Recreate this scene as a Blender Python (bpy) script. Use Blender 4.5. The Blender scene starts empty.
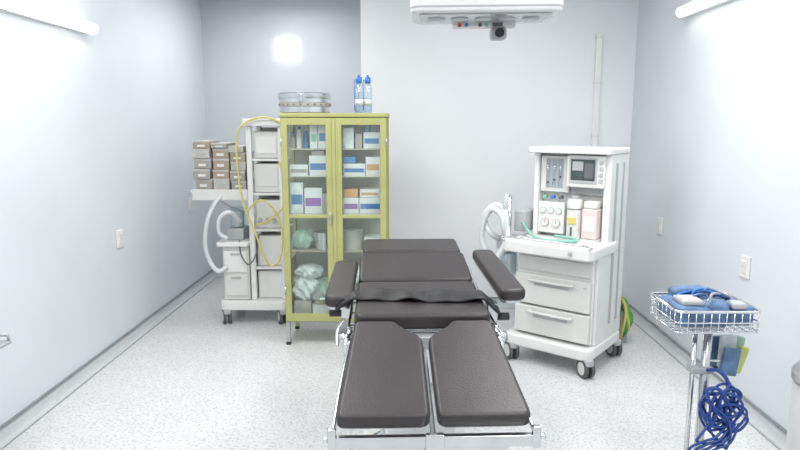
import bpy, math, random
from mathutils import Vector, Matrix
random.seed(4)
S=bpy.context.scene
try:
    S.view_settings.view_transform='Standard'; S.view_settings.look='None'
except Exception: pass

# ---------------------------------------------------------------- materials
def mat(name,col,rough=.5,metal=0.,var=.05,scale=8.,bump=0.,bscale=60.,emit=0.,spec=.5):
    m=bpy.data.materials.new(name); m.use_nodes=True
    nt=m.node_tree; b=nt.nodes['Principled BSDF']
    tc=nt.nodes.new('ShaderNodeTexCoord')
    n=nt.nodes.new('ShaderNodeTexNoise'); n.inputs['Scale'].default_value=scale; n.inputs['Detail'].default_value=3
    nt.links.new(tc.outputs['Object'],n.inputs['Vector'])
    r=nt.nodes.new('ShaderNodeValToRGB')
    r.color_ramp.elements[0].position=.3; r.color_ramp.elements[1].position=.7
    r.color_ramp.elements[0].color=tuple(max(0,c*(1-var)) for c in col)+(1,)
    r.color_ramp.elements[1].color=tuple(min(1,c*(1+var)) for c in col)+(1,)
    nt.links.new(n.outputs['Fac'],r.inputs['Fac']); nt.links.new(r.outputs['Color'],b.inputs['Base Color'])
    b.inputs['Roughness'].default_value=rough; b.inputs['Metallic'].default_value=metal
    b.inputs['Specular IOR Level'].default_value=spec
    if bump>0:
        n2=nt.nodes.new('ShaderNodeTexNoise'); n2.inputs['Scale'].default_value=bscale
        nt.links.new(tc.outputs['Object'],n2.inputs['Vector'])
        bp=nt.nodes.new('ShaderNodeBump'); bp.inputs['Strength'].default_value=bump; bp.inputs['Distance'].default_value=.01
        nt.links.new(n2.outputs['Fac'],bp.inputs['Height']); nt.links.new(bp.outputs['Normal'],b.inputs['Normal'])
    if emit>0:
        b.inputs['Emission Color'].default_value=tuple(col)+(1,); b.inputs['Emission Strength'].default_value=emit
    return m
def floor_mat():
    m=mat('floor_vinyl',(.68,.685,.69),.32,var=.03,scale=3)
    nt=m.node_tree; b=nt.nodes['Principled BSDF']
    base=b.inputs['Base Color'].links[0].from_socket
    tc=[n for n in nt.nodes if n.type=='TEX_COORD'][0]
    v=nt.nodes.new('ShaderNodeTexNoise'); v.inputs['Scale'].default_value=75; v.inputs['Detail'].default_value=2
    nt.links.new(tc.outputs['Object'],v.inputs['Vector'])
    r=nt.nodes.new('ShaderNodeValToRGB'); r.color_ramp.elements[0].position=.34; r.color_ramp.elements[1].position=.5
    r.color_ramp.elements[0].color=(.72,.73,.75,1); r.color_ramp.elements[1].color=(1,1,1,1)
    nt.links.new(v.outputs['Fac'],r.inputs['Fac'])
    v2=nt.nodes.new('ShaderNodeTexVoronoi'); v2.inputs['Scale'].default_value=50
    nt.links.new(tc.outputs['Object'],v2.inputs['Vector'])
    r2=nt.nodes.new('ShaderNodeValToRGB'); r2.color_ramp.elements[0].position=.12; r2.color_ramp.elements[1].position=.22
    r2.color_ramp.elements[0].color=(.84,.84,.86,1); r2.color_ramp.elements[1].color=(1,1,1,1)
    nt.links.new(v2.outputs['Distance'],r2.inputs['Fac'])
    def mul(a,c):
        x=nt.nodes.new('ShaderNodeMix'); x.data_type='RGBA'; x.blend_type='MULTIPLY'; x.inputs['Factor'].default_value=1
        nt.links.new(a,x.inputs[6]); nt.links.new(c,x.inputs[7]); return x.outputs[2]
    nt.links.new(mul(mul(base,r.outputs['Color']),r2.outputs['Color']),b.inputs['Base Color'])
    return m
def glass_mat(name,tint=(.95,.98,.97),fac=.07):
    m=bpy.data.materials.new(name); m.use_nodes=True; nt=m.node_tree; nt.nodes.clear()
    o=nt.nodes.new('ShaderNodeOutputMaterial'); t=nt.nodes.new('ShaderNodeBsdfTransparent'); g=nt.nodes.new('ShaderNodeBsdfGlossy')
    t.inputs['Color'].default_value=tint+(1,); g.inputs['Roughness'].default_value=.06
    x=nt.nodes.new('ShaderNodeMixShader'); x.inputs['Fac'].default_value=fac
    nt.links.new(t.outputs[0],x.inputs[1]); nt.links.new(g.outputs[0],x.inputs[2]); nt.links.new(x.outputs[0],o.inputs['Surface'])
    return m
M={}
M['wall']=mat('wall_paint_pale_blue',(.645,.685,.715),.38,var=.03,scale=1.5,bump=.05,bscale=5,spec=.35)
M['wallb']=mat('wall_paint_lit',(.77,.785,.81),.38,var=.02,scale=1.5,bump=.04,bscale=5,spec=.35)  # wall paint with the brighter light on the back wall put into its colour
M['wallr']=mat('wall_paint_shaded',(.56,.595,.63),.38,var=.03,scale=1.5,bump=.04,bscale=5)  # same wall paint, darkened to carry the shade of the recess
M['ceil']=mat('ceiling_paint',(.8,.81,.82),.6,var=.02)
M['floor']=floor_mat()
M['cove']=mat('cove_skirting',(.54,.56,.58),.4,var=.05,scale=50)
M['trim']=mat('skirting_cap',(.22,.24,.26),.4)
M['vinyl']=mat('black_vinyl',(.034,.029,.030),.42,var=.15,scale=6,bump=.12,bscale=120)
M['vinyl2']=mat('black_rubber_cloth',(.016,.015,.017),.5,var=.2,bump=.2,bscale=30)
M['steel']=mat('stainless_steel',(.62,.63,.64),.25,1.,var=.06,scale=12)
M['chrome']=mat('chrome',(.75,.76,.78),.12,1.,var=.03)
M['steelp']=mat('steel_painted_grey',(.42,.43,.44),.4,.3)
M['white']=mat('white_enamel',(.77,.77,.76),.35,var=.03)
M['cream']=mat('cream_plastic',(.68,.68,.66),.4,var=.03)
M['grey']=mat('grey_plastic',(.42,.43,.44),.4,var=.04)
M['dgrey']=mat('dark_grey_plastic',(.12,.125,.13),.45)
M['black']=mat('black_plastic',(.02,.02,.022),.35)
M['rubber']=mat('castor_rubber',(.10,.10,.105),.6)
M['green']=mat('cabinet_green_paint',(.385,.395,.155),.40,var=.09,scale=5)
M['greenin']=mat('cabinet_inside_paint',(.56,.56,.46),.5)
M['glass']=glass_mat('cabinet_glass')
M['clear']=glass_mat('clear_plastic',(.85,.92,.97),.15)
M['screen']=mat('monitor_screen',(.05,.07,.07),.15,var=.3,scale=20)
M['yellow']=mat('yellow_hose',(.64,.56,.16),.4)
M['hosew']=mat('white_corrugated_hose',(.70,.73,.74),.4)
M['teal']=mat('teal_hose',(.22,.48,.40),.35)
M['gcoil']=mat('green_hose_coil',(.08,.32,.07),.4,var=.3,scale=30)
M['blue']=mat('blue_cable',(.012,.055,.26),.35)
M['bluew']=mat('blue_wrapped_pack',(.10,.18,.32),.55,var=.4,scale=14,bump=.6,bscale=25)
M['bcap']=mat('blue_cap',(.04,.20,.60),.35)
M['pink']=mat('pink_label',(.72,.59,.58),.5)
M['glabel']=mat('green_label',(.22,.48,.34),.5)
M['card']=mat('cardboard_grey',(.36,.34,.31),.7,var=.12)
M['card2']=mat('cardboard_tan',(.37,.31,.24),.7,var=.1)
M['cardl']=mat('cardboard_light',(.50,.48,.46),.7,var=.1)
M['paper']=mat('box_white_card',(.72,.72,.71),.6)
M['purple']=mat('box_purple',(.30,.14,.42),.5)
M['bblue']=mat('box_blue',(.08,.22,.46),.5)
M['orange']=mat('box_orange',(.62,.34,.14),.5)
M['bag']=mat('plastic_bag_white',(.66,.72,.71),.35,var=.15,scale=20,bump=.8,bscale=18)
M['gbag']=mat('plastic_bag_green',(.36,.54,.44),.35,var=.25,scale=20,bump=.8,bscale=18)
M['red']=mat('red_button',(.6,.04,.03),.4)
M['ygpk']=mat('yellow_green_folder',(.50,.55,.18),.5,var=.2)
M['lens']=mat('lamp_lens',(.42,.43,.45),.15)
M['tube']=mat('fluorescent_tube',(1,.99,.95),.4,emit=5)
M['sq']=mat('reflection_glow',(1,.99,.95),.4,emit=3.2)  # glow for the reflection square on the recess wall, not a lamp
M['panel']=mat('unseen_luminaire_diffuser',(1,1,1),.4,emit=1.8)

# ---------------------------------------------------------------- helpers
def link(o,parent=None):
    S.collection.objects.link(o)
    if parent: o.parent=parent
    return o
def E(name,loc=(0,0,0),rz=0.):
    o=bpy.data.objects.new(name,None); o.location=loc; o.rotation_euler=(0,0,rz); o.empty_display_size=.1
    return link(o)
def mesh(name,vs,fs,m,parent=None,bevel=0.,smooth=False,seg=2,loc=None,rot=None):
    me=bpy.data.meshes.new(name); me.from_pydata([tuple(v) for v in vs],[],fs); me.update()
    me.materials.append(M[m] if isinstance(m,str) else m)
    o=bpy.data.objects.new(name,me); link(o,parent)
    if smooth:
        for p in me.polygons: p.use_smooth=True
    if bevel>0:
        b=o.modifiers.new('bevel','BEVEL'); b.width=bevel; b.segments=seg; b.limit_method='ANGLE'; b.angle_limit=.6
        for p in me.polygons: p.use_smooth=True
        w=o.modifiers.new('wn','WEIGHTED_NORMAL'); w.keep_sharp=False
    if loc: o.location=loc
    if rot: o.rotation_euler=rot
    return o
def box(parent,name,x,y,z,m,bevel=.004,rot=None):
    c=((x[0]+x[1])/2,(y[0]+y[1])/2,(z[0]+z[1])/2)
    a,b,d=(x[1]-x[0])/2,(y[1]-y[0])/2,(z[1]-z[0])/2
    vs=[(sx*a,sy*b,sz*d) for sz in(-1,1) for sy in(-1,1) for sx in(-1,1)]
    fs=[(0,2,3,1),(4,5,7,6),(0,1,5,4),(2,6,7,3),(0,4,6,2),(1,3,7,5)]
    return mesh(name,vs,fs,m,parent,bevel,loc=c,rot=rot)
def rpoly(pts,r,n=5):
    out=[]; N=len(pts)
    for i in range(N):
        p=Vector(pts[i]); a=Vector(pts[i-1]); b=Vector(pts[(i+1)%N])
        rr=min(r,(a-p).length*.45,(b-p).length*.45)
        s=p+(a-p).normalized()*rr; e=p+(b-p).normalized()*rr
        for k in range(n+1):
            t=k/n; out.append(((1-t)**2*s+2*t*(1-t)*p+t*t*e))
    return out
def prism(parent,name,pts,z0,z1,m,bevel=.01,loc=None,rot=None,seg=3):
    n=len(pts)
    vs=[(p[0],p[1],z0) for p in pts]+[(p[0],p[1],z1) for p in pts]
    fs=[tuple(range(n-1,-1,-1)),tuple(range(n,2*n))]+[(i,(i+1)%n,n+(i+1)%n,n+i) for i in range(n)]
    return mesh(name,vs,fs,m,parent,bevel,loc=loc,rot=rot,seg=seg)
def catmull(pts,n=10):
    P=[Vector(p) for p in pts]
    if len(P)<3:
        return [P[0].lerp(P[-1],k/n) for k in range(n+1)]
    Q=[2*P[0]-P[1]]+P+[2*P[-1]-P[-2]]; out=[]
    for i in range(1,len(Q)-2):
        a,b,c,d=Q[i-1:i+3]
        for k in range(n):
            t=k/n
            out.append(.5*((2*b)+(c-a)*t+(2*a-5*b+4*c-d)*t*t+(3*b-a-3*c+d)*t**3))
    out.append(P[-1]); return out
def sweep(parent,name,pts,r,m,n=10,seg=10,corr=0.,raw=False):
    C=[Vector(p) for p in pts] if raw else catmull(pts,n)
    if corr>0:
        L=[0]
        for i in range(1,len(C)): L.append(L[-1]+(C[i]-C[i-1]).length)
        st=.007; N=int(L[-1]/st); D=[];j=0
        for k in range(N+1):
            s=k*st
            while j<len(L)-2 and L[j+1]<s: j+=1
            t=(s-L[j])/max(1e-6,L[j+1]-L[j]); D.append(C[j].lerp(C[j+1],min(1,t)))
        C=D
    vs=[];fs=[]
    T=(C[1]-C[0]).normalized(); up=Vector((0,0,1)) if abs(T.z)<.9 else Vector((1,0,0))
    u=T.cross(up).normalized()
    for i,p in enumerate(C):
        t=(C[min(i+1,len(C)-1)]-C[max(i-1,0)]).normalized()
        u=(u-t*u.dot(t)).normalized(); v=t.cross(u)
        rr=r*(1+corr*(1 if i%2 else -1)) if corr else r
        for k in range(seg):
            a=2*math.pi*k/seg; vs.append(p+u*math.cos(a)*rr+v*math.sin(a)*rr)
    for i in range(len(C)-1):
        for k in range(seg):
            k2=(k+1)%seg; fs.append((i*seg+k,i*seg+k2,(i+1)*seg+k2,(i+1)*seg+k))
    fs.append(tuple(range(seg-1,-1,-1))); b=(len(C)-1)*seg; fs.append(tuple(b+k for k in range(seg)))
    o=mesh(name,vs,fs,m,parent)
    for p in o.data.polygons[:-2]: p.use_smooth=True
    return o
def cyl(parent,name,a,b,r,m,seg=20,r2=None):
    a=Vector(a);b=Vector(b);t=(b-a).normalized(); up=Vector((0,0,1)) if abs(t.z)<.9 else Vector((1,0,0))
    u=t.cross(up).normalized(); v=t.cross(u); r2=r if r2 is None else r2
    mid=(a+b)/2
    vs=[a-mid+(u*math.cos(2*math.pi*k/seg)+v*math.sin(2*math.pi*k/seg))*r for k in range(seg)]+\
       [b-mid+(u*math.cos(2*math.pi*k/seg)+v*math.sin(2*math.pi*k/seg))*r2 for k in range(seg)]
    fs=[(k,(k+1)%seg,seg+(k+1)%seg,seg+k) for k in range(seg)]+[tuple(range(seg-1,-1,-1)),tuple(range(seg,2*seg))]
    o=mesh(name,vs,fs,m,parent,loc=mid)
    for p in o.data.polygons[:-2]: p.use_smooth=True
    return o
def lathe(parent,name,prof,m,loc=(0,0,0),seg=40,rot=None,smooth=True,sx=1):
    vs=[];fs=[];n=len(prof)
    for k in range(seg):
        a=2*math.pi*k/seg
        for r,z in prof: vs.append((r*math.cos(a)*sx,r*math.sin(a),z))
    for k in range(seg):
        k2=(k+1)%seg
        for i in range(n-1): fs.append((k*n+i,k2*n+i,k2*n+i+1,k*n+i+1))
    o=mesh(name,vs,fs,m,parent,loc=loc,rot=rot)
    if smooth:
        for p in o.data.polygons: p.use_smooth=True
        try:
            mo=o.modifiers.new('es','EDGE_SPLIT'); mo.split_angle=.6
        except Exception: pass
    return o
def blob(parent,name,loc,s,m,seed=0,amp=.25):
    rnd=random.Random(seed); vs=[];fs=[];A=28;B=18
    ph=[rnd.uniform(0,6.28) for _ in range(6)]
    for j in range(B+1):
        th=math.pi*j/B
        for i in range(A):
            f=2*math.pi*i/A
            k=1+amp*(.4*math.sin(3*f+ph[0])*math.sin(2*th+ph[1])+.4*math.sin(5*f+ph[2]+3*th)+.3*math.sin(9*f+ph[3]-7*th))*math.sin(th)
            z=math.cos(th); z=z if z>-.75 else -.75
            vs.append((s[0]*k*math.sin(th)*math.cos(f),s[1]*k*math.sin(th)*math.sin(f),s[2]*z))
    for j in range(B):
        for i in range(A):
            i2=(i+1)%A; fs.append((j*A+i,(j+1)*A+i,(j+1)*A+i2,j*A+i2))
    return mesh(name,vs,fs,m,parent,smooth=(amp<.3),loc=loc)
def castor(parent,name,x,y,r=.045,ang=0.):
    g=bpy.data.objects.new(name,None); g.location=(x,y,0); g.rotation_euler=(0,0,ang); link(g,parent)
    for s in(-1,1):
        cyl(g,'wheel',(s*.012,0,r),(s*.034,0,r),r,'rubber',24)
        cyl(g,'hub',(s*.030,0,r),(s*.036,0,r),r*.68,'cream',18)
    cyl(g,'stem',(0,0,r),(0,0,2*r+.03),.011,'grey',12)
    box(g,'hood',(-.03,.03),(-r*.9,r*.9),(r*1.35,2*r+.008),'grey',.012)
    return g

# ---------------------------------------------------------------- room
XL,XR=-2.13,1.965; YB=5.52; YR=6.64; YF=-1.2; H=2.95; XE=-.40
box(None,'floor',(XL-.15,XR+.15),(YF-.15,YR+.15),(-.1,0),'floor',0)
box(None,'ceiling',(XL-.15,XR+.15),(YF-.15,YR+.15),(H,H+.1),'ceil',0)
box(None,'wall_left',(XL-.15,XL),(YF,YR+.15),(0,H),'wall',0)
box(None,'wall_right',(XR,XR+.15),(YF,YR+.15),(0,H),'wall',0)
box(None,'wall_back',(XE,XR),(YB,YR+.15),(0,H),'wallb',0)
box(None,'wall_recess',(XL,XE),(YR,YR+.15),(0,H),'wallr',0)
box(None,'wall_front',(XL-.15,XR+.15),(YF-.15,YF),(0,H),'wallb',0)
def cove(name,a,b,nrm):
    a=Vector(a);b=Vector(b);n=Vector(nrm); prof=[(0,0),(.05,0),(.028,.006),(.012,.022),(.006,.05),(.006,.085),(0,.085)]
    vs=[p+n*d+Vector((0,0,z+.0005)) for p in(a,b) for d,z in prof]; k=len(prof)
    fs=[(i,i+1,k+i+1,k+i) for i in range(k-1)]
    o=mesh(name,vs,fs,'cove',None,smooth=True)
    t=[p+n*d+Vector((0,0,z)) for p in(a,b) for d,z in((0,.080),(.012,.080),(.012,.092),(0,.092))]
    mesh(name+'_cap',t,[(0,1,5,4),(1,2,6,5),(2,3,7,6)],'trim',o)
cove('baseboard_left',(XL,YF,0),(XL,YR,0),(1,0,0))
cove('baseboard_right',(XR,YF,0),(XR,YB,0),(-1,0,0))
cove('baseboard_back',(XE,YB,0),(XR,YB,0),(0,-1,0))
cove('baseboard_recess',(XL,YR,0),(XE,YR,0),(0,-1,0))

for i,(x,y,e) in enumerate([(-1.0,.9,34),(1.0,.9,34),(-1.0,3.2,31),(1.0,3.2,38),(-1.2,5.5,17)]):  # unseen ceiling lights; the last one is added to brighten the recess
    g=E('unseen_luminaire',(x,y,H))
    box(g,'housing',(-.32,.32),(-.62,.62),(-.07,0),'white',.006)
    box(g,'added_glow_face',(-.29,.29),(-.59,.59),(-.078,-.068),'panel',.002)
    l=bpy.data.lights.new('unseen_luminaire_light','AREA'); l.shape='RECTANGLE'; l.size=.56; l.size_y=1.16
    l.energy=e; l.color=(1,.99,.975)
    o=bpy.data.objects.new('light',l); link(o,g); o.location=(0,0,-.085)
def fluo(x,y0,y1,z,s):
    g=E('fluorescent_wall_light',(x,(y0+y1)/2,z)); L=(y1-y0)/2
    a,b=sorted((0,s*.05))
    box(g,'backplate',(a,b),(-L,L),(-.03,.03),'white',.006)
    cyl(g,'tube',(s*.075,-L+.015,0),(s*.075,L-.015,0),.034,'tube',16)
    for q in(-1,1): box(g,'endcap',tuple(sorted((s*.045,s*.1))),(q*L-.02 if q>0 else -L,L if q>0 else -L+.02),(-.03,.03),'white',.004)
    return g
fluo(XL,2.95,4.2,2.27,1)
fluo(XR,3.25,4.5,2.42,-1)
g=E('wall_reflection_glow',(-1.25,YR,2.42))  # glowing square added as the wall's reflection of a ceiling light
box(g,'glow_backing',(-.10,.10),(-.015,0),(-.10,.10),'cream',.004)
box(g,'added_glow_face',(-.112,.112),(-.040,-.014),(-.112,.112),'sq',.006)
def socket(x,y,z,s):
    g=E('wall_socket',(x,y,z))
    box(g,'plate',tuple(sorted((0,s*.012))),(-.05,.05),(-.065,.065),'paper',.004)
    box(g,'insert',tuple(sorted((s*.010,s*.018))),(-.025,.025),(-.035,.035),'cream',.003)
    for q in(-.012,.012): cyl(g,'hole',(s*.017,q,0),(s*.0186,q,0),.003,'dgrey',8)
socket(XL,4.49,.82,1); socket(XL,6.02,.88,1); socket(XR,3.53,.84,-1); socket(XR,4.77,.88,-1); socket(XR,4.72,.17,-1)
g=E('wall_conduit',(1.64,YB,0))
box(g,'duct',(-.024,.024),(-.035,0),(1.3,2.42),'white',.003)
box(g,'junction_box',(-.04,.04),(-.045,0),(1.22,1.32),'white',.004)
for z in(1.55,2.0,2.38): box(g,'clip',(-.029,.029),(-.038,0),(z,z+.02),'cream',.002)

# ---------------------------------------------------------------- operating table
T=E('operating_table',(.078,2.2,0),math.radians(2.6))
sl=math.atan(.15/.5)
LP=[(.011,0),(.326,0),(.280,.555),(.118,.555),(.088,.51),(.011,.445)]
for s,nm in((-1,'l'),(1,'r')):
    P=[(s*a,b) for a,b in LP]
    if s<0: P=P[::-1]
    prism(T,'leg_pad_'+nm,rpoly(P,.035),0,.058,'vinyl',.018,loc=(0,-.282,.655),rot=(sl,0,0),seg=4)
    P2=[(s*a,b) for a,b in [(.03,.02),(.295,.02),(.255,.51),(.13,.51),(.03,.42)]]
    if s<0: P2=P2[::-1]
    prism(T,'leg_plate_'+nm,rpoly(P2,.02),-.014,-.001,'steel',.003,loc=(0,-.282,.655),rot=(sl,0,0))
    sweep(T,'leg_rail_'+nm,[(s*.336,-.29,.638),(s*.322,-.05,.71),(s*.297,.22,.79)],.008,'chrome')
    box(T,'corner_clip_'+nm,(s*.336-.014,s*.336+.014),(-.315,-.29),(.60,.675),'steel',.005)
    cyl(T,'clip_knob_'+nm,(s*.348,-.30,.635),(s*.366,-.30,.635),.011,'chrome')
box(T,'foot_crossbar',(-.338,.338),(-.312,-.286),(.605,.645),'steel',.004)
box(T,'foot_crossbar_low',(-.25,.25),(-.285,-.257),(.565,.595),'steel',.004)
o=box(T,'centre_spar',(-.010,.010),(-.28,.22),(-.012,.012),'steel',.003); o.location=(0,-.04,.68); o.rotation_euler=(sl,0,0)
box(T,'centre_bracket',(-.03,.03),(-.332,-.308),(.54,.66),'steel',.004)
def pad(nm,y0,y1,za,zb,w=.28,th=.065,m='vinyl'):
    L=math.hypot(y1-y0,zb-za); a=math.atan2(zb-za,y1-y0)
    prism(T,nm,rpoly([(-w,0),(w,0),(w,L),(-w,L)],.035),-th,0,m,.018,loc=(0,y0,za),rot=(a,0,0),seg=4)
    prism(T,nm+'_plate',rpoly([(-w+.02,.01),(w-.02,.01),(w-.02,L-.01),(-w+.02,L-.01)],.02),-th-.016,-th-.001,'steel',.003,loc=(0,y0,za),rot=(a,0,0))
pad('seat_pad',.25,.545,.885,.885,w=.283)
pad('lumbar_pad',.555,.73,.888,.905)
pad('back_pad',.74,1.115,.91,.970)
pad('head_pad',1.125,1.38,.975,.995,w=.270)
for s in(-1,1):
    box(T,'side_rail',(s*.305-.006,s*.305+.006),(.26,.70),(.80,.83),'chrome',.002)
    o=box(T,'back_rail',(s*.305-.006,s*.305+.006),(-.17,.17),(-.014,.014),'chrome',.002); o.location=(s*.305,.93,.86); o.rotation_euler=(.158,0,0)
    for y in(.3,.48,.64): box(T,'rail_spacer',tuple(sorted((s*.24,s*.30))),(y,y+.025),(.80,.82),'steel',.002)
vs=[];fs=[];NX,NY=60,14
for i in range(NX+1):
    for j in range(NY+1):
        u=i/NX;v=j/NY
        x=-.375+.73*u; y=.43+.17*v+.02*math.sin(5*u+1)-.01*u
        z=.899+.006*math.sin(17*u+3*v)+.012*math.sin(math.pi*v)+.005*math.sin(31*u)
        if x<-.29: z-=(-.29-x)*.7
        if x>.29: z-=(x-.29)*.9
        vs.append((x,y,z))
for i in range(NX):
    for j in range(NY):
        a=i*(NY+1)+j; fs.append((a,a+NY+1,a+NY+2,a+1))
o=mesh('rubber_sheet',vs,fs,'vinyl2',T,smooth=True); sm=o.modifiers.new('s','SOLIDIFY'); sm.thickness=.010
def arm(nm,cx,cy,w,L,z,rz,tilt):
    g=bpy.data.objects.new(nm,None); link(g,T); g.location=(cx,cy,z); g.rotation_euler=(tilt,0,rz)
    prism(g,'arm_pad',rpoly([(-w,-L),(w,-L),(w,L),(-w,L)],.04),0,.055,'vinyl',.018,seg=4)
    prism(g,'arm_board',rpoly([(-w+.01,-L+.02),(w-.01,-L+.02),(w-.01,L-.02),(-w+.01,L-.02)],.03),-.015,-.001,'steel',.003)
    box(g,'arm_bracket',(-.02,.02),(-.2,.2),(-.04,-.014),'steel',.004)
arm('arm_board_l',-.358,.79,.062,.31,.860,math.radians(-1),.05)
arm('arm_board_r',.402,.80,.058,.39,.90,math.radians(1),.03)
for s,y in((-1,.56),(1,.48)):
    box(T,'arm_clamp',(s*.33-.025,s*.33+.025),(y,y+.06),(.77,.86),'steel',.006)
    cyl(T,'clamp_knob',(s*.35,y+.03,.79),(s*.41,y+.03,.79),.018,'black')
    sweep(T,'clamp_rod',[(s*.33,y+.03,.78),(s*.37,y-.02,.72),(s*.37,y-.06,.66)],.008,'chrome')
box(T,'under_frame',(-.2,.2),(.22,.95),(.74,.80),'steelp',.01)
box(T,'column_upper',(-.13,.13),(.42,.72),(.45,.75),'steel',.01)
box(T,'column_lower',(-.16,.16),(.38,.76),(.16,.50),'white',.015)
prism(T,'base',rpoly([(-.26,.0),(.26,.0),(.26,1.05),(-.26,1.05)],.08),.055,.17,'white',.03)
for x in(-.2,.2):
    for y in(.08,.97):
        cyl(T,'foot',(x,y,0),(x,y,.06),.035,'rubber')
sweep(T,'hydraulic_lever',[(-.16,.4,.3),(-.30,.3,.27),(-.34,.22,.26)],.010,'chrome')
for s in(-1,1):
    sweep(T,'hinge_arm',[(s*.30,.27,.81),(s*.315,.20,.77),(s*.30,.14,.72)],.012,'steel')
    cyl(T,'hinge_knob',(s*.30,.24,.79),(s*.345,.24,.79),.020,'steel')

# ---------------------------------------------------------------- surgical lamp (flat rectangular head)
g=E('surgical_ceiling_lamp',(.322,2.76,2.122)); g.rotation_euler=(0,math.radians(-.5),0)
hp=[(-.312,-.165),(.312,-.165),(.300,.175),(-.300,.175)]
prism(g,'lamp_head',rpoly(hp,.05),-.02,.055,'white',.014)
prism(g,'trim_band',rpoly([(a*1.004,b*1.008) for a,b in hp],.05),-.004,.004,'grey',.001)
prism(g,'head_cover',rpoly([(-.26,-.11),(.26,-.11),(.25,.14),(-.25,.14)],.06),.05,.10,'white',.03)
prism(g,'lens_panel',rpoly([(-.275,-.125),(.275,-.125),(.262,.09),(-.258,.09)],.03),-.026,-.019,'lens',.002)
for k in range(5):
    cyl(g,'lens',(-.20+.1*k,-.02,-.030),(-.20+.1*k,-.02,-.025),.036,'grey',24)
box(g,'control_strip',(-.12,.16),(.10,.165),(-.042,-.018),'cream',.006)
for x,m in((-.09,'red'),(-.06,'bcap'),(.0,'dgrey'),(.03,'glabel')): cyl(g,'button',(x,.11,-.034),(x,.092,-.034),.008,m,14)
box(g,'display',(.055,.10),(.096,.102),(-.040,-.024),'dgrey',.001)
cyl(g,'camera_mount',(.085,.13,-.07),(.085,.13,-.03),.026,'grey')
box(g,'camera_body',(.05,.12),(.09,.17),(-.095,-.045),'grey',.012); cyl(g,'camera_lens',(.085,.09,-.07),(.085,.075,-.07),.020,'black')
cyl(g,'yoke_hub',(0,.05,.09),(0,.05,.20),.045,'white')
sweep(g,'suspension_arm',[(0,.05,.19),(.0,.09,.28),(.0,.35,.42),(.0,.6,.47)],.032,'white')
cyl(g,'drop_tube',(0,.6,.42),(0,.6,.80),.035,'white')
cyl(g,'ceiling_cup',(0,.6,.75),(0,.6,.826),.09,'white',r2=.12)

# ---------------------------------------------------------------- glass cabinet
CX=-.528; C=E('glass_door_cabinet',(CX,4.5,0)); W=.385; D=.40; Z0,Z1=.18,1.735
for sx in(-1,1):
    for y in(0,D-.03):
        x=sx*(W-.015); box(C,'post',(x-.015,x+.015),(y,y+.03),(Z0,Z1-.03),'green',.003)
        box(C,'leg',(x-.015,x+.015),(y,y+.03),(.02,Z0),'green' if y else 'steelp',.003)
        box(C,'foot',(x-.017,x+.017),(y-.002,y+.032),(0,.025),'black',.003)
box(C,'top',(-W-.008,W+.008),(-.012,D+.005),(Z1-.03,Z1),'green',.006)
box(C,'bottom',(-W,W),(0,D),(Z0,Z0+.04),'green',.004)
box(C,'back_panel',(-W+.03,W-.03),(D-.012,D-.004),(Z0+.04,Z1-.03),'greenin',0)
for sx in(-1,1):
    x=sx*(W-.015); box(C,'side_glass',(x-.003,x+.003),(.03,D-.03),(Z0+.45,Z1-.03),'glass',0)
    box(C,'side_panel',(x-.004,x+.004),(.03,D-.03),(Z0+.04,Z0+.45),'green',0)
SH=[.72,1.0,1.28,1.48]
for z in SH: box(C,'shelf',(-W+.03,W-.03),(.035,D-.014),(z-.008,z),'greenin' if z>.8 else 'card2',.001)
for s in(-1,1):
    a,b=(-W+.006,-.012) if s<0 else(.012,W-.006)
    y=(-.018,0.0)
    g=bpy.data.objects.new('door_l' if s<0 else 'door_r',None); link(g,C)
    box(g,'stile',(a,a+.045),y,(Z0+.01,Z1-.035),'green',.004); box(g,'stile',(b-.045,b),y,(Z0+.01,Z1-.035),'green',.004)
    box(g,'rail_top',(a+.04,b-.04),y,(Z1-.085,Z1-.035),'green',.004)
    box(g,'rail_bottom',(a+.04,b-.04),y,(Z0+.01,Z0+.07),'green',.004)
    box(g,'rail_mid',(a+.04,b-.04),y,(.975,1.0),'green',.004)
    box(g,'glass',(a+.04,b-.04),(-.010,-.007),(Z0+.07,Z1-.085),'glass',0)
    for z in(.4,1.5): cyl(g,'hinge',((a if s<0 else b),-.02,z),((a if s<0 else b),-.02,z+.06),.006,'steel',10)
box(C,'astragal',(-.013,.013),(-.024,-.002),(Z0+.01,Z1-.035),'green',.003)
cyl(C,'lock_plate',(-.03,-.018,1.0),(-.03,-.026,1.0),.012,'chrome'); box(C,'handle',(-.036,-.024),(-.045,-.024),(.93,1.02),'chrome',.004)
K=E('medical_supplies',(CX,4.5,0))
def item(x0,x1,z,h,m,y0=.05,d=.16,lab=None):
    box(K,'carton',(x0,x1),(y0,y0+d),(z+.001,z+h),m,.002)
    if lab: box(K,'carton_label',(x0+.008,x1-.008),(y0-.001,y0+.001),(z+h*.3,z+h*.62),lab,0)
def bottle(x,z,h,r,m,cap='bcap'):
    lathe(K,'bottle',[(0,0),(r,0),(r,h*.68),(r*.45,h*.82),(r*.45,h*.86),(0,h*.86)],m,loc=(x,.12,z+.001),seg=20)
    cyl(K,'bottle_cap',(x,.12,z+h*.86),(x,.12,z+h),r*.5,cap,14)
z=1.48
for x,m,h in((-.32,'card',.12),(-.27,'paper',.16),(-.22,'bblue',.13)): bottle(x,z,h,.022,m)
item(-.18,-.125,z,.17,'paper',lab='glabel'); item(-.12,-.06,z,.18,'paper',lab='bblue')
item(.06,.14,z,.15,'bag'); item(.15,.20,z,.11,'card'); item(.21,.33,z,.12,'paper',lab='bblue')
for x,m in((.22,'bblue'),(.30,'purple')): item(x,x+.035,z+.121,.05,m)
z=1.28
item(-.335,-.20,z,.08,'paper',lab='card'); item(-.19,-.06,z,.15,'paper',lab='bblue'); item(-.17,-.08,z+.151,.035,'card')
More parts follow.
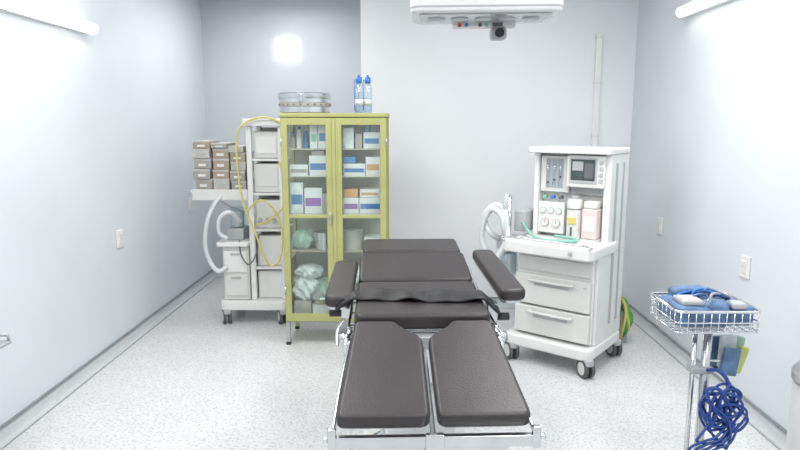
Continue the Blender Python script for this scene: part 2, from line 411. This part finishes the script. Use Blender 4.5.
item(.06,.22,z,.09,'paper',lab='bblue'); item(.065,.15,z+.091,.05,'bblue'); item(.225,.33,z,.14,'paper',lab='orange')
z=1.0
item(-.335,-.24,z,.23,'bag',lab='bblue'); item(-.232,-.10,z,.19,'paper',lab='purple'); item(-.10,-.06,z,.15,'card')
item(.055,.17,z,.12,'paper',lab='purple'); item(.06,.165,z+.121,.06,'orange'); item(.175,.335,z,.12,'paper',lab='bblue'); item(.18,.32,z+.121,.06,'paper',lab='orange')
z=.72
blob(K,'plastic_bag',(-.27,.14,z+.065),(.075,.07,.085),'gbag',1); blob(K,'plastic_bag',(-.20,.22,z+.06),(.06,.06,.08),'bag',2)
for q,(x,h) in enumerate(((-.10,.0),(.05,.0))): lathe(K,'dressing_tin',[(0,0),(.080,0),(.080,.10),(.084,.10),(.084,.13),(0,.13)],'steel',loc=(x+.0,.14+.05*q,z+.001),seg=28)
lathe(K,'dressing_tin',[(0,0),(.085,0),(.085,.11),(.088,.11),(.088,.15),(0,.155)],'card',loc=(.11,.13,z+.001),seg=28)
item(.21,.33,z,.10,'paper')
z=Z0+.04
item(-.33,-.20,z,.10,'card',y0=.06,d=.2); item(-.19,-.07,z,.08,'paper',y0=.06,d=.2)
blob(K,'plastic_bag',(-.24,.17,z+.19),(.11,.10,.12),'bag',3,.45); blob(K,'plastic_bag',(-.13,.22,z+.16),(.10,.09,.11),'gbag',4,.45)
blob(K,'plastic_bag',(-.22,.15,z+.32),(.10,.08,.06),'bag',7,.45)
lathe(K,'kidney_basin',[(.0,0),(.05,0),(.075,.05),(.08,.052),(.078,.056)],'steel',loc=(-.12,.10,z+.081),seg=28,sx=1.2)
item(-.02,.14,z,.22,'paper',lab='card'); item(.15,.33,z,.17,'card2'); blob(K,'plastic_bag',(.08,.14,z+.30),(.10,.08,.10),'bag',5,.4)
g=E('sterilizing_drum',(-.762,4.70,1.736))
lathe(g,'body',[(0,0),(.180,0),(.186,.006),(.186,.045),(.19,.048),(.19,.075),(.186,.078),(.186,.105),(0,.105)],'steel',seg=48)
lathe(g,'lid',[(.192,.105),(.194,.11),(.194,.138),(.188,.146),(.12,.150),(0,.152)],'steel',seg=48)
lathe(g,'band',[(.191,.05),(.193,.052),(.193,.072),(.191,.074)],'card',seg=48)
for k in range(24):
    a=2*math.pi*k/24; cyl(g,'vent_hole',(.193*math.cos(a),.193*math.sin(a),.06),(.195*math.cos(a),.195*math.sin(a),.06),.007,'dgrey',8)
box(g,'latch',(-.015,.015),(-.205,-.19),(.08,.135),'chrome',.003)
for i,(x,y) in enumerate(((-.352,4.62),(-.290,4.66))):
    g=E('irrigation_bottle',(x,y,1.736))
    lathe(g,'body',[(0,.001),(.03,.001),(.032,.01),(.032,.18),(.026,.205),(.018,.215),(.018,.22)],'clear',seg=24)
    lathe(g,'liquid',[(0,.004),(.029,.004),(.029,.11),(0,.11)],'clear',seg=24)
    cyl(g,'cap',(0,0,.215),(0,0,.258),.022,'bcap',18); cyl(g,'nozzle',(0,0,.258),(0,0,.275),.009,'bcap',10)
    cyl(g,'label_band',(0,0,.06),(0,0,.10),.0325,'bag',24)
    sweep(g,'hanger',[(-.033,0,.02),(-.034,0,.2),(-.03,0,.24),(-.018,0,.235)],.003,'bcap')

# ---------------------------------------------------------------- left equipment cart
A=E('medical_equipment_cart',(-1.28,5.22,0))
prism(A,'base',rpoly([(-.28,-.24),(.28,-.24),(.28,.24),(-.28,.24)],.05),.12,.20,'white',.012)
for x in(-.235,.235):
    for y in(-.2,.2): castor(A,'castor',x,y,.062,.4)
for x in(.0,.26):
    for y in(-.17,.19): box(A,'post',(x-.022,x+.022),(y-.02,y+.02),(.2,1.64),'white',.006)
prism(A,'top_tray',rpoly([(-.045,-.22),(.30,-.22),(.30,.23),(-.045,.23)],.03),1.64,1.70,'white',.01)
box(A,'top_tray_mat',(-.03,.28),(-.20,.21),(1.70,1.704),'grey',.001)
box(A,'back_panel',(.0,.26),(.192,.205),(.22,1.63),'cream',.002)
for z in(.48,.80,1.10,1.38): box(A,'shelf',(-.01,.275),(-.18,.19),(z-.02,z),'white',.003)
box(A,'monitor_case',(.025,.235),(-.15,.16),(1.101,1.34),'cream',.01); box(A,'monitor_face',(.04,.22),(-.156,-.149),(1.15,1.31),'cream',.003)
box(A,'device',(.025,.235),(-.14,.15),(.801,1.04),'cream',.01)
for i in range(3): cyl(A,'device_knob',(.06+.06*i,-.14,.87),(.06+.06*i,-.165,.87),.016,'grey',16)
box(A,'device_low',(.025,.235),(-.14,.15),(.481,.74),'cream',.01); box(A,'device_base',(.025,.235),(-.14,.15),(.201,.44),'white',.01)
box(A,'device_upper',(.025,.235),(-.14,.15),(1.381,1.60),'cream',.01); box(A,'device_upper_face',(.045,.215),(-.146,-.139),(1.42,1.56),'white',.003)
box(A,'cabinet_body',(-.25,-.03),(-.20,.18),(.2,.66),'cream',.012)
box(A,'cabinet_drawer',(-.235,-.045),(-.212,-.199),(.24,.42),'cream',.006); box(A,'cabinet_drawer',(-.235,-.045),(-.212,-.199),(.44,.62),'white',.006)
for z in(.39,.59): box(A,'drawer_pull',(-.18,-.10),(-.222,-.211),(z,z+.012),'grey',.002)
prism(A,'cabinet_worktop',rpoly([(-.29,-.24),(-.02,-.24),(-.02,.2),(-.29,.2)],.03),.66,.70,'white',.01)
box(A,'absorber_block',(-.22,-.08),(-.15,.05),(.70,.80),'grey',.01)
lathe(A,'absorber_canister',[(0,0),(.06,0),(.06,.15),(.045,.17),(0,.17)],'clear',loc=(-.15,-.05,.801),seg=28)
lathe(A,'absorber_core',[(0,.005),(.05,.005),(.05,.13),(0,.13)],'cream',loc=(-.15,-.05,.801),seg=28)
box(A,'side_shelf',(-.50,-.025),(-.17,.22),(1.10,1.125),'white',.005)
box(A,'side_shelf_lip',(-.48,-.025),(-.185,-.17),(1.04,1.13),'cream',.004)
sweep(A,'shelf_bracket',[(-.48,.15,1.10),(-.30,.17,.95),(-.03,.19,.85)],.012,'white')
sweep(A,'breathing_hose',[(-.24,-.17,1.08),(-.30,-.2,1.0),(-.36,-.22,.85),(-.38,-.22,.66),(-.34,-.22,.52),(-.27,-.25,.46),(-.20,-.235,.50)],.019,'hosew',corr=.16,seg=12)
sweep(A,'breathing_hose',[(-.10,-.15,.86),(-.16,-.25,.95),(-.24,-.26,.90),(-.25,-.25,.78),(-.18,-.25,.73)],.017,'hosew',corr=.16,seg=12)
sweep(A,'gas_hose',[(.30,-.235,1.66),(.16,-.25,1.71),(.0,-.26,1.67),(-.07,-.27,1.55),(-.07,-.27,1.25),(-.03,-.28,1.0),(.06,-.30,.78),(.12,-.31,.60),(.18,-.31,.52),(.25,-.30,.58),(.27,-.28,.80),(.20,-.27,.98),(.09,-.26,1.05),(-.03,-.25,.95)],.008,'yellow')
sweep(A,'gas_hose',[(.25,-.23,1.36),(.31,-.25,1.18),(.28,-.26,1.0),(.15,-.25,.88),(.04,-.2,.84)],.008,'yellow')
sweep(A,'power_cable',[(-.10,-.22,.72),(-.08,-.25,.60),(-.02,-.26,.52),(.04,-.24,.60),(.06,-.2,.76)],.006,'dgrey')
B=E('cardboard_box_stack',(-1.28,5.22,1.126))
rn=random.Random(2)
for cx,w,hs in((-.400,.14,(.085,.08,.085,.075,.065)),(-.250,.13,(.09,.07,.09,.08,.04)),(-.110,.12,(.07,.08,.075,.07,.05))):
    z=0
    for h in hs:
        a=rn.uniform(-.014,.014); m=rn.choice(['card','cardl','card','cardl','card2'])
        box(B,'carton',(cx-w/2+a*.4,cx+w/2+a*.4),(-.15+a,.14),(z+.001,z+h),m,.002)
        box(B,'carton_lid',(cx-w/2+a*.4-.002,cx+w/2+a*.4+.002),(-.152+a,.142),(z+h*.78,z+h+.0005),'cardl',.001)
        box(B,'carton_label',(cx-.03,cx+.03),(-.1525+a,-.15+a),(z+h*.25,z+h*.5),'paper' if m!='cardl' else 'grey',0)
        z+=h+.002

# ---------------------------------------------------------------- anaesthesia machine
N=E('anaesthesia_machine',(1.13,4.28,0),math.radians(-38))
prism(N,'base',rpoly([(-.33,-.30),(.31,-.30),(.31,.29),(-.33,.29)],.06),.115,.20,'white',.02)
for x in(-.28,.27):
    for y in(-.26,.25): castor(N,'castor',x,y,.064,.9)
box(N,'body',(-.27,.28),(-.22,.25),(.2,.80),'white',.012)
for z0,z1 in((.22,.415),(.43,.64)):
    prism(N,'drawer',rpoly([(-.265,-.262),(.275,-.262),(.275,-.215),(-.265,-.215)],.012),z0,z1,'cream',.008)
    box(N,'drawer_pull_recess',(-.12,.13),(-.2645,-.260),(z1-.075,z1-.035),'grey',.003)
    sweep(N,'drawer_pull',[(-.14,-.262,z1-.03),(-.13,-.285,z1-.035),(.14,-.285,z1-.035),(.15,-.262,z1-.03)],.010,'cream')
cyl(N,'drawer_lock',(.235,-.262,.60),(.235,-.268,.60),.008,'chrome',12)
box(N,'under_shelf_panel',(-.25,.26),(-.235,-.2),(.66,.76),'cream',.006)
prism(N,'worktop',rpoly([(-.32,-.38),(.32,-.38),(.32,.10),(-.32,.10)],.05),.80,.875,'white',.014)
prism(N,'worktop_mat',rpoly([(-.27,-.33),(.27,-.33),(.27,-.06),(-.27,-.06)],.03),.875,.879,'cream',.001)
sweep(N,'worktop_rail',[(-.30,-.37,.875),(-.30,-.382,.900),(0,-.388,.905),(.30,-.382,.900),(.30,-.37,.875)],.007,'chrome')
cyl(N,'switch_knob',(.18,-.38,.84),(.18,-.395,.84),.012,'grey')
box(N,'side_column_r',(.25,.30),(-.06,.27),(.80,1.46),'white',.008)
box(N,'side_column_l',(-.25,-.215),(-.06,.25),(.875,1.46),'white',.008)
box(N,'console_back',(-.22,.26),(.02,.25),(.86,1.46),'cream',.006)
box(N,'side_slot',(.299,.303),(.02,.06),(.3,1.40),'grey',.001); box(N,'side_slot',(.299,.303),(.15,.18),(.3,1.40),'grey',.001)
box(N,'body_side_skin',(.279,.30),(-.20,.27),(.2,.80),'white',.006)
prism(N,'top_shelf',rpoly([(-.28,-.12),(.31,-.12),(.31,.27),(-.28,.27)],.03),1.46,1.50,'white',.010)
box(N,'flowmeter_panel',(-.21,.0),(-.035,.02),(1.19,1.44),'cream',.005)
box(N,'flowmeter_window',(-.17,-.04),(-.038,-.034),(1.22,1.42),'grey',.002)
for i in range(3):
    x=-.15+.045*i; cyl(N,'flow_tube',(x,-.045,1.23),(x,-.045,1.41),.011,'clear',12); cyl(N,'flow_float',(x,-.045,1.25+.02*i),(x,-.045,1.262+.02*i),.006,'black',10)
for i,c in enumerate(('glabel','bcap','dgrey')):
    x=-.17+.06*i; cyl(N,'flow_knob',(x,-.02,1.155),(x,-.055,1.155),.013,c,18)
box(N,'gauge_panel',(-.215,-.02),(-.045,.02),(.90,1.12),'white',.006)
for i in range(3):
    x=-.175+.058*i; cyl(N,'gauge_rim',(x,-.045,1.06),(x,-.052,1.06),.022,'glabel',24); cyl(N,'gauge_face',(x,-.052,1.06),(x,-.0535,1.06),.019,'paper',24)
for i in range(2):
    x=-.16+.085*i; cyl(N,'gauge_rim',(x,-.045,.975),(x,-.056,.975),.030,'grey',24); cyl(N,'gauge_face',(x,-.056,.975),(x,-.0575,.975),.026,'paper',24)
    box(N,'gauge_needle',(x-.002,x+.002),(-.059,-.0574),(.972,.995),'red',0)
box(N,'monitor_bezel',(.0,.265),(-.085,.02),(1.235,1.452),'cream',.010)
box(N,'monitor_frame',(.02,.215),(-.089,-.084),(1.265,1.437),'grey',.004)
box(N,'monitor_glass',(.034,.201),(-.091,-.088),(1.285,1.425),'screen',.002)
box(N,'monitor_readout',(.045,.12),(-.0922,-.0908),(1.35,1.41),'steelp',0); box(N,'monitor_readout',(.13,.19),(-.0922,-.0908),(1.30,1.40),'dgrey',0)
for i in range(4): box(N,'monitor_key',(.228,.254),(-.090,-.084),(1.275+.04*i,1.30+.04*i),'grey',.002)
box(N,'manifold',(.0,.25),(-.01,.02),(1.18,1.23),'grey',.004)
for x,m in((.065,'white'),):
    lathe(N,'vaporizer_base',[(0,0),(.050,0),(.052,.01),(.052,.19),(0,.19)],m,loc=(x,-.065,.895),seg=28)
    lathe(N,'vaporizer_dial',[(.05,0),(.054,.005),(.054,.05),(.045,.065),(0,.068)],'cream',loc=(x,-.065,1.09),seg=28)
    lathe(N,'vaporizer_cap',[(.028,0),(.028,.02),(0,.022)],'grey',loc=(x,-.065,1.158),seg=20)
    box(N,'vaporizer_label',(x-.028,x+.028),(-.122,-.112),(.99,1.035),'yellow',.002)
    box(N,'vaporizer_window',(x-.006,x+.006),(-.122,-.114),(.91,.97),'dgrey',.001)
    box(N,'vaporizer_plinth',(x-.055,x+.055),(-.115,.02),(.876,.896),'cream',.003)
box(N,'vaporizer_pink',(.135,.24),(-.12,.0),(.896,1.10),'pink',.010); box(N,'vaporizer_pink_top',(.14,.235),(-.11,.0),(1.10,1.15),'cream',.010)
box(N,'pink_label',(.15,.225),(-.1225,-.119),(.95,1.05),'paper',.001); box(N,'vaporizer_plinth',(.13,.245),(-.125,.02),(.876,.896),'cream',.003)
cyl(N,'absorber_arm',(-.27,-.10,.80),(-.44,-.12,.80),.015,'chrome')
cyl(N,'absorber_post',(-.40,-.12,.70),(-.40,-.12,1.16),.013,'chrome')
lathe(N,'absorber_canister',[(0,0),(.065,0),(.068,.01),(.068,.17),(.05,.185),(0,.185)],'clear',loc=(-.40,-.12,.58),seg=28)
lathe(N,'soda_lime',[(0,.006),(.058,.006),(.058,.15),(0,.15)],'cream',loc=(-.40,-.12,.58),seg=28)
box(N,'absorber_head',(-.47,-.33),(-.19,-.05),(.765,.86),'grey',.015)
box(N,'bellows_control_box',(-.36,-.27),(-.13,.06),(.90,1.05),'grey',.01)
cyl(N,'pressure_gauge',(-.40,-.19,.93),(-.40,-.225,.93),.032,'white'); cyl(N,'pressure_face',(-.40,-.225,.93),(-.40,-.227,.93),.026,'paper')
sweep(N,'breathing_hose',[(-.45,-.18,.84),(-.50,-.24,.90),(-.55,-.22,1.0),(-.49,-.18,1.08),(-.40,-.20,1.05),(-.36,-.24,.95),(-.34,-.26,.86),(-.40,-.30,.72),(-.48,-.30,.70)],.021,'hosew',corr=.16,seg=12)
sweep(N,'breathing_hose',[(-.37,-.19,.84),(-.36,-.26,.92),(-.38,-.28,1.03),(-.47,-.26,1.06),(-.53,-.27,.96),(-.54,-.26,.82),(-.47,-.24,.68),(-.36,-.27,.62)],.021,'hosew',corr=.16,seg=12)
sweep(N,'y_piece',[(-.40,-.20,1.05),(-.38,-.22,1.12),(-.37,-.22,1.17)],.014,'hosew')
sweep(N,'sample_hose',[(-.30,-.12,.97),(-.20,-.20,.915),(-.08,-.27,.89),(.06,-.25,.89),(.14,-.20,.895),(.08,-.15,.90),(-.04,-.14,.90)],.010,'teal')
g=E('green_hose_coil',(1.66,4.60,0))
for k in range(6):
    r=.15-.012*k; c=[(.012*k-.03+.01*math.sin(3*t+k),r*.8*math.cos(t),.20+r*1.1*math.sin(t)) for t in [2*math.pi*i/36 for i in range(37)]]
    sweep(g,'coil',c,.011,'gcoil' if k%3 else 'yellow',raw=True,seg=8)
box(g,'hose_hanger',(-.012,.03),(-.02,.02),(.0,.24),'steelp',.004)
sweep(N,'supply_hose',[(.10,.26,.9),(.12,.42,.8),(.2,.46,.4),(.25,.36,.3),(.2,.26,.3)],.012,'black')

# ---------------------------------------------------------------- basket stand
Q=E('wire_basket_stand',(1.228,2.5,0))
bw=.166
for z,r in((.84,.003),(.88,.003),(.925,.006)):
    c=rpoly([(-bw,-.14),(bw,-.14),(bw,.14),(-bw,.14)],.03)
    sweep(Q,'basket_ring',[(p.x,p.y,z) for p in c]+[(c[0].x,c[0].y,z)],r,'chrome',raw=True,seg=8)
for i in range(11):
    x=-.15+.030*i; sweep(Q,'basket_wire',[(x,-.14,.925),(x,-.14,.84),(x,.14,.84),(x,.14,.925)],.0022,'chrome',raw=True,seg=6)
for i in range(7):
    y=-.12+.04*i; sweep(Q,'basket_wire',[(-bw,y,.925),(-bw,y,.84),(bw,y,.84),(bw,y,.925)],.0022,'chrome',raw=True,seg=6)
cyl(Q,'pole',(.030,0,.10),(.030,0,.84),.019,'steel'); cyl(Q,'inner_pole',(-.022,0,.10),(-.022,0,.84),.010,'chrome')
box(Q,'basket_mount',(-.05,.08),(-.03,.03),(.805,.838),'steelp',.004)
box(Q,'pole_clamp',(-.038,.057),(-.03,.03),(.62,.65),'steelp',.006); cyl(Q,'clamp_knob',(.057,0,.635),(.08,0,.635),.012,'black')
cyl(Q,'base_hub',(.01,0,.07),(.01,0,.13),.05,'steelp')
for k in range(5):
    a=2*math.pi*k/5+.3; x,y=.01+.27*math.cos(a),.27*math.sin(a)
    sweep(Q,'base_leg',[(.01,0,.10),(.01+.13*math.cos(a),.13*math.sin(a),.10),(x,y,.09)],.014,'steel'); castor(Q,'castor',x,y,.03,a)
P=E('blue_wrapped_packs',(1.228,2.5,.844))
for i,(x,y,w,d,h,a,m) in enumerate(((-.09,-.02,.13,.20,.085,.1,'bluew'),(.02,-.05,.10,.13,.10,-.3,'bluew'),(.10,.0,.11,.20,.085,.15,'bluew'),(-.03,.08,.15,.07,.12,.05,'bluew'),(.07,.09,.12,.06,.10,-.1,'steelp'))):
    box(P,'pack',(-w/2,w/2),(-d/2,d/2),(-h/2,h/2),m,.018,rot=(0,.05*(-1)**i,a)).location=(x,y,h/2+.008)
rn=random.Random(5)
for i in range(9):
    y=rn.uniform(-.10,.08)
    sweep(P,'tubing',[(-.15+.02*i,y-.02,.075),(-.08+.01*i,y+rn.uniform(-.04,.04),.11+.004*i),(.0+.01*i,y+rn.uniform(-.05,.05),.115),(.08,y+rn.uniform(-.05,.05),.105),(.14,y,.07)],.005,('bcap','blue','grey','bluew','clear')[i%5])
box(P,'pump_case',(-.13,-.04),(-.10,.0),(.092,.115),'steelp',.008); box(P,'pump_label',(-.115,-.055),(-.085,-.015),(.1145,.1165),'cream',.001)
box(P,'gauge_case',(.06,.12),(-.12,-.06),(.085,.11),'grey',.008)
V=E('blue_cable_bundle',(1.30,2.44,.53)); rn=random.Random(8)
sweep(V,'hook_strap',[(-.045,.035,.11),(-.03,-.02,.13),(.0,-.04,.10),(.01,-.04,.05)],.008,'blue')
for k in range(13):
    rx=.025+rn.random()*.045; rz=.05+rn.random()*.07; cx=.0+rn.uniform(-.04,.035); cz=-.05+rn.uniform(-.06,.05); ty=rn.uniform(-.03,.03); tl=rn.uniform(-.9,.9)
    c=[]
    for i in range(41):
        t=2*math.pi*i/40; a=rx*math.cos(t)+.010*math.sin(3*t+k); b=rz*math.sin(t)+.010*math.sin(2*t+k)
        c.append((cx+a*math.cos(tl)+b*math.sin(tl),-.05+ty*math.sin(t+k)+.002*k,cz-a*math.sin(tl)+b*math.cos(tl)))
    sweep(V,'loop',c,.0055,'blue',raw=True,seg=8)
for k in range(4):
    sweep(V,'tail',[(.02+.015*k,-.04,-.09),(-.04+.02*k,-.07,-.135-.008*k),(-.10+.02*k,-.07,-.16-.01*k),(-.15+.025*k,-.06,-.22-.01*k),(-.19+.05*k,-.05,-.49)],.0055,'blue',seg=8)
Fo=E('accessory_pouch',(1.375,2.53,.61))
for i,(m,t,x,w,h) in enumerate((('bluew',.12,-.02,.035,.12),('ygpk',.28,.035,.02,.12),('bag',.02,-.01,.035,.16),('gbag',.18,.03,.035,.15),('bluew',-.05,-.02,.05,.14))):
    box(Fo,'packet',(x-w,x+w),(-.05+.025*i,-.03+.025*i),(.0,h),m,.007,rot=(0,t,0))
sweep(Fo,'pouch_hook',[(-.125,-.02,.05),(-.09,-.03,.06),(-.03,-.03,.06)],.006,'chrome')

# ---------------------------------------------------------------- edge objects
g=E('pedal_bin',(1.735,2.36,0))
lathe(g,'body',[(0,.0),(.16,.0),(.165,.01),(.165,.62),(0,.62)],'white',seg=48)
lathe(g,'base_ring',[(.166,0),(.172,.005),(.172,.04),(.166,.045)],'black',seg=48)
lathe(g,'lid',[(.166,.625),(.173,.63),(.173,.66),(.15,.69),(.07,.708),(0,.71)],'steel',seg=48)
box(g,'pedal',(-.035,.035),(-.22,-.16),(.015,.03),'black',.004)
g=E('instrument_trolley',(-1.905,2.34,0))
box(g,'top',(-.17,.165),(-.26,.26),(.70,.715),'steelp',.006); box(g,'lower_shelf',(-.15,.10),(-.22,.20),(.28,.292),'steel',.004)
for x in(-.14,.08):
    for y in(-.21,.16): cyl(g,'leg',(x,y,.08),(x,y,.70),.011,'chrome'); castor(g,'castor',x,y,.032)
sweep(g,'guard_rail',[(-.16,-.25,.715),(-.16,-.25,.74),(-.16,.25,.74),(.155,.25,.74),(.155,.25,.715)],.007,'steelp',raw=True)

# ---------------------------------------------------------------- world + camera
w=bpy.data.worlds.new('World'); S.world=w; w.use_nodes=True
w.node_tree.nodes['Background'].inputs[0].default_value=(.9,.95,1,1); w.node_tree.nodes['Background'].inputs[1].default_value=.5
cam=bpy.data.cameras.new('camera'); cam.sensor_width=36; cam.lens=27.9; cam.clip_start=.05
co=bpy.data.objects.new('camera',cam); link(co); co.location=(0,0,1.65)
co.rotation_euler=(math.radians(90-9.16),0,math.radians(.65)); S.camera=co
